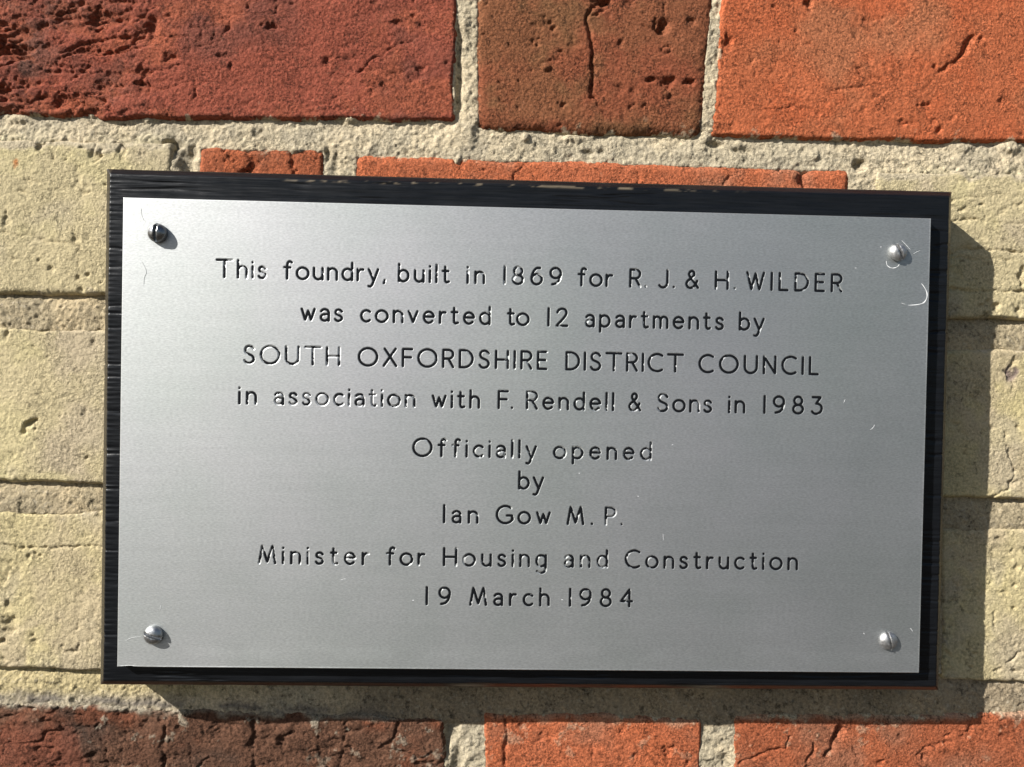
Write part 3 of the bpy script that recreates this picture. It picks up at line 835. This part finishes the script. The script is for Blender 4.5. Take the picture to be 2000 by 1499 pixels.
Scurve = smooth([(.93, .84), (.75, .96), (.5, 1), (.22, .94), (.08, .77), (.2, .6), (.5, .51), (.82, .41), (.95, .23), (.8, .06), (.5, 0), (.22, .03), (.04, .16)])
r_ = XH / 2
GL = {
    'T': (.88, [[(0, 1), (.88, 1)], [(.44, 1), (.44, 0)]]),
    'h': (.50, [[(0, 1), (0, 0)], [(0, .36)] + arc(.25, XH - .26, .25, .26, 170, 0) + [(.5, 0)]]),
    'i': (.0, [[(0, XH), (0, 0)], [(0, .90), (0, .915)]]),
    's': (.42, [sc(Scurve, .42, XH)]),
    'f': (.40, [smooth([(.42, .95), (.34, 1.0), (.24, .98), (.17, .86), (.16, .7)]) + [(.16, 0)], [(0, XH), (.34, XH)]]),
    'o': (XH * 1.02, [arc(XH * .51, r_, XH * .51, r_ * 1.02, 90, 450, 26)]),
    'u': (.50, [[(0, XH)] + arc(.25, .26, .25, .26, 180, 350) + [(.5, .3)], [(.5, XH), (.5, 0)]]),
    'n': (.50, [[(0, XH), (0, 0)], [(0, .36)] + arc(.25, XH - .26, .25, .26, 170, 0) + [(.5, 0)]]),
    'd': (.56, [arc(.30, r_, .29, r_, 40, 320, 22), [(.56, 1), (.56, 0)]]),
    'b': (.56, [[(0, 1), (0, 0)], arc(.26, r_, .29, r_, 140, -140, 22)]),
    'p': (.56, [[(0, XH), (0, -.30)], arc(.26, r_, .29, r_, 140, -140, 22)]),
    'r': (.32, [[(0, XH), (0, 0)], smooth([(0, .36), (.06, .53), (.17, .63), (.32, .63)])]),
    'y': (.54, [[(0, XH), (.28, .03)], [(.54, XH), (.22, -.22)] + smooth([(.19, -.28), (.11, -.35), (.0, -.33)])]),
    'l': (.0, [[(0, 1), (0, 0)]]),
    't': (.34, [[(.13, .90), (.13, .16)] + smooth([(.15, .06), (.23, .0), (.36, .04)]), [(0, XH), (.32, XH)]]),
    'a': (.48, [smooth([(.03, .54), (.12, .63), (.26, .66), (.40, .61), (.47, .48)]) + [(.47, 0)],
                smooth([(.47, .37), (.30, .37), (.12, .34), (.02, .21), (.07, .06), (.22, 0), (.36, .03), (.47, .13)])]),
    'w': (.74, [[(0, XH), (.2, .02), (.37, .56), (.54, .02), (.74, XH)]]),
    'c': (.50, [arc(.31, r_, .30, r_, 48, 312, 20)]),
    'v': (.50, [[(0, XH), (.25, .02), (.5, XH)]]),
    'e': (.58, [[(.02, .36), (.575, .36)] + arc(.30, r_, .285, r_, 8, 318, 22)]),
    'm': (.80, [[(0, XH), (0, 0)], [(0, .38)] + arc(.2, XH - .22, .2, .22, 170, 0, 9) + [(.4, 0)], [(.4, .38)] + arc(.6, XH - .22, .2, .22, 170, 0, 9) + [(.8, 0)]]),
    'g': (.56, [arc(.30, r_, .29, r_, 40, 320, 22), [(.56, XH), (.56, -.14)] + smooth([(.54, -.26), (.42, -.36), (.24, -.38), (.06, -.30)])]),
    ',': (.06, [[(.08, .04), (.02, -.14)]]),
    '.': (.0, [[(0, .02), (0, .03)]]),
    'R': (.58, [[(0, 0), (0, 1), (.32, 1)] + arc(.32, .745, .25, .255, 80, -80) + [(.32, .49), (0, .49)], [(.30, .49), (.58, 0)]]),
    'J': (.52, [[(.52, 1), (.52, .24)] + arc(.27, .24, .25, .25, -10, -150, 8)]),
    'H': (.70, [[(0, 0), (0, 1)], [(.70, 0), (.70, 1)], [(0, .5), (.70, .5)]]),
    'W': (1.0, [[(0, 1), (.26, 0), (.5, .95), (.74, 0), (1.0, 1)]]),
    'I': (.0, [[(0, 0), (0, 1)]]),
    '1': (.0, [[(0, 0), (0, 1)]]),
    'L': (.48, [[(0, 1), (0, 0), (.48, 0)]]),
    'D': (.74, [[(0, 0), (0, 1), (.24, 1)] + arc(.24, .5, .50, .5, 84, -84, 18) + [(.24, 0), (0, 0)]]),
    'E': (.50, [[(.50, 1), (0, 1), (0, 0), (.50, 0)], [(0, .52), (.44, .52)]]),
    'F': (.50, [[(.52, 1), (0, 1), (0, 0)], [(0, .52), (.46, .52)]]),
    'S': (.58, [sc(Scurve, .58, 1)]),
    'O': (1.06, [arc(.53, .5, .53, .51, 90, 450, 34)]),
    'U': (.72, [[(0, 1)] + arc(.36, .34, .36, .35, 180, 360, 16) + [(.72, 1)]]),
    'X': (.72, [[(0, 0), (.68, 1)], [(.04, 1), (.72, 0)]]),
    'C': (.80, [arc(.51, .5, .51, .51, 55, 305, 24)]),
    'G': (.86, [arc(.51, .5, .51, .51, 52, 345, 26)[:-1] + [(.90, .16), (.90, .45), (.60, .45)]]),
    'N': (.68, [[(0, 0), (0, 1), (.68, 0), (.68, 1)]]),
    'M': (.92, [[(0, 0), (.16, 1), (.46, .08), (.76, 1), (.92, 0)]]),
    'P': (.56, [[(0, 0), (0, 1), (.30, 1)] + arc(.30, .735, .26, .265, 80, -80) + [(.30, .47), (0, .47)]]),
    '2': (.60, [smooth([(.03, .78), (.12, .93), (.3, 1.0), (.48, .95), (.56, .78), (.5, .58), (.28, .30), (0, 0)]) + [(.62, 0)]]),
    '3': (.56, [smooth([(.02, .99), (.50, .99)], 2) + [(.24, .60)] + smooth([(.36, .60), (.52, .50), (.58, .32), (.50, .11), (.30, 0), (.12, .02), (0, .13)])]),
    '4': (.66, [[(.50, 0), (.50, 1), (0, .30), (.66, .30)]]),
    '6': (.62, [smooth([(.50, .97), (.28, .94), (.10, .72), (.01, .42)], 4) + arc(.31, .30, .30, .30, 170, 530, 24)]),
    '8': (.60, [arc(.30, .755, .235, .245, 270, 630, 22), arc(.30, .255, .29, .255, 90, 450, 24)]),
    '9': (.62, [arc(.31, .69, .30, .30, 0, 360, 24) + smooth([(.61, .60), (.55, .32), (.38, .10), (.12, .02)], 4)]),
    '&': (.84, [smooth([(.84, .02), (.60, .30), (.30, .62), (.20, .80), (.28, .96), (.44, 1.0), (.56, .88), (.52, .72), (.30, .54), (.10, .40), (.02, .22), (.12, .05), (.32, 0), (.54, .08), (.70, .28), (.78, .42)])]),
}
CAPH = 0.00690
SW = 0.00052           # half width of the cut at the surface
# words as read off the plate: text, left pixel, right pixel, paint wear (0 whole, 1 bare)
LINES = [
    ((430, 544.5), (1640, 571.5), [('This', 421, 522, .55), ('foundry,', 553, 754, .12), ('built', 777, 879, .15), ('in', 911, 948, .1), ('1869', 983, 1098, .25), ('for', 1128, 1198, .1), ('R.', 1229, 1264, .15), ('J.', 1284, 1319, .3), ('&', 1338, 1366, .1), ('H.', 1396, 1438, .3), ('WILDER', 1457, 1646, .2)]),
    ((600, 630.0), (1475, 645.5), [('was', 587, 671, .08), ('converted', 703, 959, .0), ('to', 990, 1035, 0), ('12', 1069, 1110, 0), ('apartments', 1142, 1415, .04), ('by', 1443, 1494, .1)]),
    ((490, 713.5), (1595, 732.5), [('SOUTH', 474.5, 665, .6), ('OXFORDSHIRE', 698.6, 1070, .0), ('DISTRICT', 1104, 1336, .1), ('COUNCIL', 1364, 1600, .1)]),
    ((470, 793.0), (1600, 809.0), [('in', 465, 502, .35), ('association', 534.5, 812, .6), ('with', 843, 938, .12), ('F.', 972, 1003, .1), ('Rendell', 1027, 1200, .12), ('&', 1227, 1253, .1), ('Sons', 1283, 1392, .3), ('in', 1422, 1456, .1), ('1983', 1491, 1607, .1)]),
    ((815, 893.5), (1265, 900.0), [('Officially', 805, 1049, .16), ('opened', 1080, 1273, .35)]),
    ((1015, 957.0), (1035, 957.3), [('by', 1012, 1063, .02)]),
    ((870, 1023.0), (1205, 1027.5), [('Ian', 865, 935, .15), ('Gow', 968, 1076, .05), ('M.', 1106.7, 1159, .15), ('P.', 1181, 1217, .75)]),
    ((510, 1101.5), (1555, 1116.0), [('Minister', 504, 722, .5), ('for', 754, 831, .25), ('Housing', 865, 1068.5, .2), ('and', 1101, 1188, .55), ('Construction', 1220, 1559, .15)]),
    ((835, 1182.8), (1232, 1187.5), [('19', 831, 881, .05), ('March', 916.6, 1074, .08), ('1984', 1111, 1237, .1)]),
]
letters = []           # (char, strokes in plate metres, wear)
for (b0, b1, words) in LINES:
    z0 = survey(*b0, PLATE_Y)[1]; z1 = survey(*b1, PLATE_Y)[1]
    zb_ = (z0 + z1) / 2 + SW
    for (txt, xl, xr, wear) in words:
        ymid = b0[1] + (b1[1] - b0[1]) * ((xl + xr) / 2 - b0[0]) / (b1[0] - b0[0]) - 16
        XL = survey(xl, ymid, PLATE_Y)[0] + SW; XR = survey(xr, ymid, PLATE_Y)[0] - SW
        ws = [GL[ch][0] * CAPH for ch in txt]
        sx = 1.0
        if len(txt) > 1:
            gap = (XR - XL - sum(ws)) / (len(txt) - 1)
        else:
            gap = 0; sx = (XR - XL) / ws[0]
        if txt[-1] in '.,' and len(txt) == 2:
            pass
        x = XL
        for ch, w_ in zip(txt, ws):
            st = [[(x + p[0] * CAPH * sx, zb_ + p[1] * CAPH) for p in s_] for s_ in GL[ch][1]]
            letters.append((ch, st, wear))
            x += w_ * sx + gap

# plate height field
pz_t = (survey(239, 385, PLATE_Y)[1] + survey(1818, 428, PLATE_Y)[1]) / 2
PWm, PHm = .330, .1894
x_lo, x_hi, z_lo, z_hi = -PWm / 2, PWm / 2, Z0 - PHm / 2, Z0 + PHm / 2
FINE = .00026
zs_need = []
for ch, st, w_ in letters:
    zz = [p[1] for s_ in st for p in s_]
    zs_need.append((min(zz) - .0009, max(zz) + .0009))
bands = []
for lo, hi in sorted(zs_need):
    if bands and lo <= bands[-1][1] + .0004: bands[-1][1] = max(hi, bands[-1][1])
    else: bands.append([lo, hi])


def band_axis(lo, hi, bands, fine, coarse):
    a = [lo, lo + .0001, lo + .00025, lo + .0004, lo + .0006, lo + .0009]
    x = lo + .0009
    end = hi - .0009
    while x < end - 1e-6:
        st = coarse
        for bl, bh in bands:
            if bl - fine <= x < bh: st = fine; break
            if x < bl < x + coarse: st = bl - x
        st = max(st, fine * .5)
        x = min(x + st, end)
        a.append(x)
    a += [hi - .0006, hi - .0004, hi - .00025, hi - .0001, hi]
    return np.array(a)


xx = [p[0] for _, st, _ in letters for s_ in st for p in s_]
gx = band_axis(x_lo, x_hi, [[min(xx) - .001, max(xx) + .001]], FINE, .0012)
gz = band_axis(z_lo, z_hi, bands, FINE, .0012)
X, Z = np.meshgrid(gx, gz)
dist = np.full(X.shape, 1.0)
for ch, st, w_ in letters:
    for s_ in st:
        for k in range(len(s_) - 1):
            (ax, az), (bx, bz) = s_[k], s_[k + 1]
            m_ = SW * 1.6
            i0, i1 = np.searchsorted(gx, [min(ax, bx) - m_, max(ax, bx) + m_]); j0, j1 = np.searchsorted(gz, [min(az, bz) - m_, max(az, bz) + m_])
            sl = (slice(j0, j1), slice(i0, i1))
            dist[sl] = np.minimum(dist[sl], seg_dist(X[sl], Z[sl], ax, az, bx, bz))
GD = .00025
cut = GD * np.sqrt(np.clip(1 - (dist / (SW * 1.03)) ** 2, 0, 1))
burr = .00003 * np.exp(-((dist - SW * 1.22) / .00012) ** 2)
ed = np.minimum(np.minimum(X - x_lo, x_hi - X), np.minimum(Z - z_lo, z_hi - Z))
edx = np.minimum(x_hi - X, Z - z_lo)
lip = .00012 * np.exp(-((edx - .00028) / .00018) ** 2) * (.6 + .4 * fbm(X, Z, .012, 3, 1501))
warp = .00003 * fbm(X, Z, .09, 2, 1511)
Yp = PLATE_Y + cut - burr - lip + warp + .0003 * sstep(.00025, 0, ed)
# ragged lower left corner where the edge has been chewed
Zj = Z + sstep(z_lo + .0006, z_lo, Z) * .0008 * np.clip(fbm(X, Z * 0, .004, 3, 1521) + .5, 0, 1) * sstep(x_lo + .012, x_lo + .004, X)
resid = np.exp(-((Z - (z_lo + .0065)) / .0032) ** 2) * sstep(-.35, .35, fbm(X * .5, Z, .006, 4, 1531)) * sstep(x_lo + .01, x_lo + .04, X)
resid = resid + .5 * sstep(.25, .6, fbm(X, Z, .05, 4, 1541)) * .3
pc = np.ones(X.shape + (3,)) * (1 + .07 * resid + .025 * fbm(X, Z, .03, 4, 1551))[..., None]
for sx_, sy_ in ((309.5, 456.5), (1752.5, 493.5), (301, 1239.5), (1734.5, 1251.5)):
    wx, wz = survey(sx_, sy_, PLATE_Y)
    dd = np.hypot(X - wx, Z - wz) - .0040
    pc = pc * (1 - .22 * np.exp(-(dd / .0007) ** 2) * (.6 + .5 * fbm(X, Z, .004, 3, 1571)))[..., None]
pc = pc * (1 + .030 * fbm(X * .05, Z, .0016, 3, 1581))[..., None]
hue = fbm(X, Z, .07, 2, 1561)[..., None]
pc = pc * (1 + hue * np.array((.012, -.012, .02)))
fr = np.stack([X, Yp, Zj], -1).reshape(-1, 3)
nu, nv = len(gx), len(gz)
ring = np.concatenate([np.arange(nu), nu - 1 + nu * np.arange(1, nv), (nv - 1) * nu + np.arange(nu - 2, -1, -1), nu * np.arange(nv - 2, 0, -1)])
bk = fr[ring].copy(); bk[:, 1] = PLATE_Y + .0030
n0 = len(fr); k = np.arange(len(ring)); k2 = np.roll(k, -1)
e1 = fr[ring].copy()
verts = np.concatenate([fr, e1, bk]); pcf = pc.reshape(-1, 3); pcf = np.concatenate([pcf, pcf[ring], pcf[ring]])
n1 = n0 + len(ring)
skirt = np.stack([n0 + k, n1 + k, n1 + k2, n0 + k2], 1)
plate = obj('metal_plate', make_mesh('metal_plate', verts, np.concatenate([grid_quads(nu, nv), skirt]), pcf), M_PLATE, plaque)


def ribbon(st, hw, y0, wear, seed):
    """black paint lying in the cut; where it is worn its surface sinks under the metal"""
    V, Q = [], []
    rg = np.random.default_rng(seed)
    for si, s_ in enumerate(st):
        # resample
        pts = [np.array(s_[0])]
        for a, b in zip(s_[:-1], s_[1:]):
            a = np.array(a); b = np.array(b)
            n = max(1, int(np.hypot(*(b - a)) / .0004))
            for q_ in range(1, n + 1): pts.append(a + (b - a) * q_ / n)
        P = np.array(pts)
        T = np.gradient(P, axis=0) if len(P) > 2 else np.tile(P[-1] - P[0], (len(P), 1))
        L = np.hypot(T[:, 0], T[:, 1]); L[L < 1e-9] = 1
        T = T / L[:, None]
        P = np.concatenate([[P[0] - T[0] * hw * .9], [P[0] - T[0] * hw * .6], P, [P[-1] + T[-1] * hw * .6], [P[-1] + T[-1] * hw * .9]])
        T = np.concatenate([[T[0]], [T[0]], T, [T[-1]], [T[-1]]])
        wv = np.full(len(P), hw); wv[0] = wv[-1] = hw * .4; wv[1] = wv[-2] = hw * .8
        N = np.stack([-T[:, 1], T[:, 0]], 1)
        off = len(V)
        for j, f in enumerate((-1, -.5, 0, .5, 1)):
            q_ = P + N * (wv * f)[:, None]
            wn = fbm(q_[:, 0], q_[:, 1], .0017, 3, 1700) * .9 + .25 * fbm(q_[:, 0], q_[:, 1], .012, 2, 1710)
            y = y0 + 6e-6 * si + .00021 * sstep(.50 - wear * .85, .70 - wear * .85, wn + .10) + .00002 * fbm(q_[:, 0], q_[:, 1], .0008, 2, 1720)
            for (a, c), d in zip(q_, y): V.append((a, d, c))
        n = len(P)
        for j in range(4):
            for i in range(n - 1):
                a = off + j * n + i
                Q.append((a, a + 1, a + n + 1, a + n))
    return V, Q


for li, (ch, st, wear) in enumerate(letters):
    V, Q = ribbon(st, SW * .98, PLATE_Y + .00003, wear, li)
    obj('letter', make_mesh('letter', V, Q), M_INK, plate)

# ---- scratches: thin bright furrow burrs left in the metal
ms, t, b = new_mat('bare_scratched_metal')
b.inputs['Base Color'].default_value = (.92, .93, .93, 1)
b.inputs['Roughness'].default_value = .6
M_SCR = ms


def px_line(pts, wy):
    return [survey(p[0], p[1], wy) for p in pts]


def ridge(pts, hw, wy, ht):
    P = np.array(smooth(px_line(pts, wy), 6))
    T = np.gradient(P, axis=0); L = np.hypot(T[:, 0], T[:, 1]); T /= L[:, None]
    N = np.stack([-T[:, 1], T[:, 0]], 1)
    s_ = np.linspace(0, 1, len(P))
    wv = hw * (np.sin(pi * np.clip(s_ * .94 + .03, 0, 1)) ** .5) * (.8 + .3 * np.sin(s_ * 23))
    V, Q = [], []
    n = len(P)
    for f, h in ((-1, -.00001), (-.4, ht), (.4, ht), (1, -.00001)):
        for q_, w_, nn in zip(P, wv, N):
            V.append((q_[0] + nn[0] * w_ * f, wy - h, q_[1] + nn[1] * w_ * f))
    for j in range(3):
        for i in range(n - 1):
            a = j * n + i
            Q.append((a, a + 1, a + n + 1, a + n))
    return V, Q


for pts, hw in (([(1800, 554), (1808, 566), (1811, 578), (1806, 590), (1795, 595), (1773, 597)], .00020),
                ([(1760, 592), (1768, 595)], .00012),
                ([(1731, 510), (1733, 519), (1742, 524), (1752, 522), (1757, 516)], .00014),
                ([(1761, 470), (1770, 479), (1778, 488)], .00013),
                ([(1783, 497), (1790, 493), (1797, 489)], .00007),
                ([(1719, 483), (1722, 483)], .00022),
                ([(315, 1180), (313.5, 1187), (312.5, 1193)], .00011),
                ([(245, 1252), (258, 1246), (275, 1244)], .00008),
                ([(1778, 1227), (1783, 1234)], .00012), ([(1686, 1237), (1689, 1239)], .00016),
                ([(1648, 787), (1651, 780)], .00009), ([(1700, 840), (1706, 835), (1708, 830)], .0001),
                ([(920, 484), (916, 492)], .00007), ([(1245, 970), (1248, 970)], .0002), ([(805, 1173), (809, 1173)], .0002),
                ([(1096, 1172), (1100, 1172)], .00016), ([(665, 1133), (676, 1131)], .0001),
                ([(1670, 524), (1673, 524)], .00016), ([(1130, 925), (1133, 925)], .00016), ([(1312, 870), (1315, 869)], .00014),
                ([(1295, 1042), (1296, 1056)], .00007)):
    V, Q = ridge(pts, hw * (1.2 if hw > .00013 and len(pts) > 2 else .8), PLATE_Y - .00005, .00003)
    obj('scratch', make_mesh('scratch', V, Q), M_SCR, plate)

# dark fine hair scratches near the upper left screw
mh, t, b = new_mat('dark_hair')
b.inputs['Base Color'].default_value = (.25, .25, .24, 1)
b.inputs['Roughness'].default_value = .6
for pts in ([(276, 408), (277, 420), (281, 430), (285, 433)], [(277, 511), (283, 522), (286, 532), (282, 543), (281, 556)]):
    V, Q = ridge(pts, .00007, PLATE_Y - .00004, .00004)
    obj('scratch', make_mesh('scratch', V, Q), mh, plate)


# ---- slotted round-head screws
def screw_mesh(R, H, lip, sw, sd, seed):
    """dome with a straight slot, axis along -y, slot along local z"""
    V, Q = [], []

    def dome(x, z):
        r = np.clip(np.hypot(x, z) / R, 0, 1)
        return lip + (H - lip) * np.sqrt(np.clip(1 - r ** 2.3, 0, 1))

    def add(grid):
        nv_, nu_ = grid.shape[:2]
        off = sum(len(v_) for v_ in V)
        V.append(grid.reshape(-1, 3)); Q.append(grid_quads(nu_, nv_) + off)

    for sgn in (-1, 1):
        th = np.linspace(0, 1, 40)
        xs = sw / 2 + (R - sw / 2) * np.sin(th * pi / 2) * .9999
        tt = np.sin(np.linspace(-1, 1, 49) * pi / 2)
        XX = np.repeat(xs[:, None], 49, 1)
        ZZ = tt[None, :] * np.sqrt(np.clip(R * R - XX ** 2, 0, None))
        HH = dome(XX, ZZ)
        # nicked slot edge
        nk = .00014 * np.exp(-((XX - sw / 2) / .0002) ** 2) * (1 + .8 * vnoise(ZZ / .0006, XX * 0 + seed, seed))
        HH = HH - nk + .00003 * fbm(XX + seed, ZZ, .0015, 3, seed)
        gr_ = np.stack([XX * sgn, -HH, ZZ], -1)
        if sgn > 0: gr_ = gr_[::-1]
        add(gr_)
        # slot wall
        zz = ZZ[0]; top = HH[0]
        floor = np.maximum(H - sd - 0 * zz, .0002)
        floor = np.minimum(floor, top)
        w_ = np.stack([np.stack([np.full(49, sgn * sw / 2), -top, zz], -1), np.stack([np.full(49, sgn * sw / 2), -floor, zz], -1)])
        if sgn < 0: w_ = w_[::-1]
        add(w_)
        # rim skirt
        an = np.linspace(-pi / 2 + math.asin(min(1, sw / 2 / R)), pi / 2 - math.asin(min(1, sw / 2 / R)), 40)
        rx, rz = R * np.cos(an), R * np.sin(an)
        k_ = np.stack([np.stack([rx * sgn, np.full(40, -lip), rz], -1), np.stack([rx * sgn * 1.0, np.full(40, .0012), rz], -1)])
        if sgn < 0: k_ = k_[::-1]
        add(k_)
    zz = np.linspace(-R, R, 30) * .995
    fl = max(H - sd, .0002)
    add(np.stack([np.stack([np.full(30, -sw / 2), np.full(30, -fl), zz], -1), np.stack([np.full(30, sw / 2), np.full(30, -fl), zz], -1)])[::-1])
    return np.concatenate(V), np.concatenate(Q)


def screw_mat(name, c, rough, metal):
    m, t, b = new_mat(name)
    tc = node(t, 'ShaderNodeTexCoord')
    n = noise_node(t, tc.outputs['Object'], 900, 4, .6)
    r = ramp(t, n.outputs['Fac'], .3, tuple(x * .7 for x in c), .7, c)
    t.links.new(r.outputs[0], b.inputs['Base Color'])
    b.inputs['Metallic'].default_value = metal
    r2 = ramp(t, n.outputs['Fac'], .3, (rough - .06,) * 3, .7, (rough + .1,) * 3)
    t.links.new(r2.outputs[0], b.inputs['Roughness'])
    bp = node(t, 'ShaderNodeBump'); bp.inputs['Strength'].default_value = .5; bp.inputs['Distance'].default_value = .0001
    t.links.new(n.outputs['Fac'], bp.inputs['Height']); t.links.new(bp.outputs[0], b.inputs['Normal'])
    return m


MS1 = screw_mat('dark_steel', (.33, .33, .33), .28, 1.0)
MS2 = screw_mat('dull_steel', (.55, .56, .57), .36, 1.0)
MS3 = screw_mat('bright_steel', (.60, .60, .60), .50, 1.0)
for k, (px_, py_, R, H, slot, mt, lab) in enumerate((
        (309.5, 456.5, .0038, .0038, 3, MS1, 'darkest slotted screw, upper left, with an upright slot'),
        (1752.5, 493.5, .0036, .0029, -22, MS3, 'slotted screw at the upper right beside curved scratches'),
        (301, 1239.5, .0038, .0032, -70, MS2, 'slotted screw at the lower left with a nearly level slot'),
        (1734.5, 1251.5, .0038, .0024, -14, MS3, 'low slotted screw at the lower right with a thin upright slot'))):
    V, Q = screw_mesh(R, H, .0008 if H > .0025 else .0002, .0011 if k != 3 else .0006, .0019 if k != 3 else .0010, 3 + k)
    x, z = survey(px_, py_, PLATE_Y)
    me = make_mesh('screw', V, Q)
    o = obj('screw', me, mt, plaque)
    o.location = (x, PLATE_Y + .0001, z)
    o.rotation_euler = (0, radians(slot), 0)
    o['label'] = lab

#print('TRIS', sum(sum(len(p.vertices) - 2 for p in o.data.polygons) if len(o.data.polygons) < 5000 else len(o.data.polygons) * 2 for o in C.objects if o.type == 'MESH'))
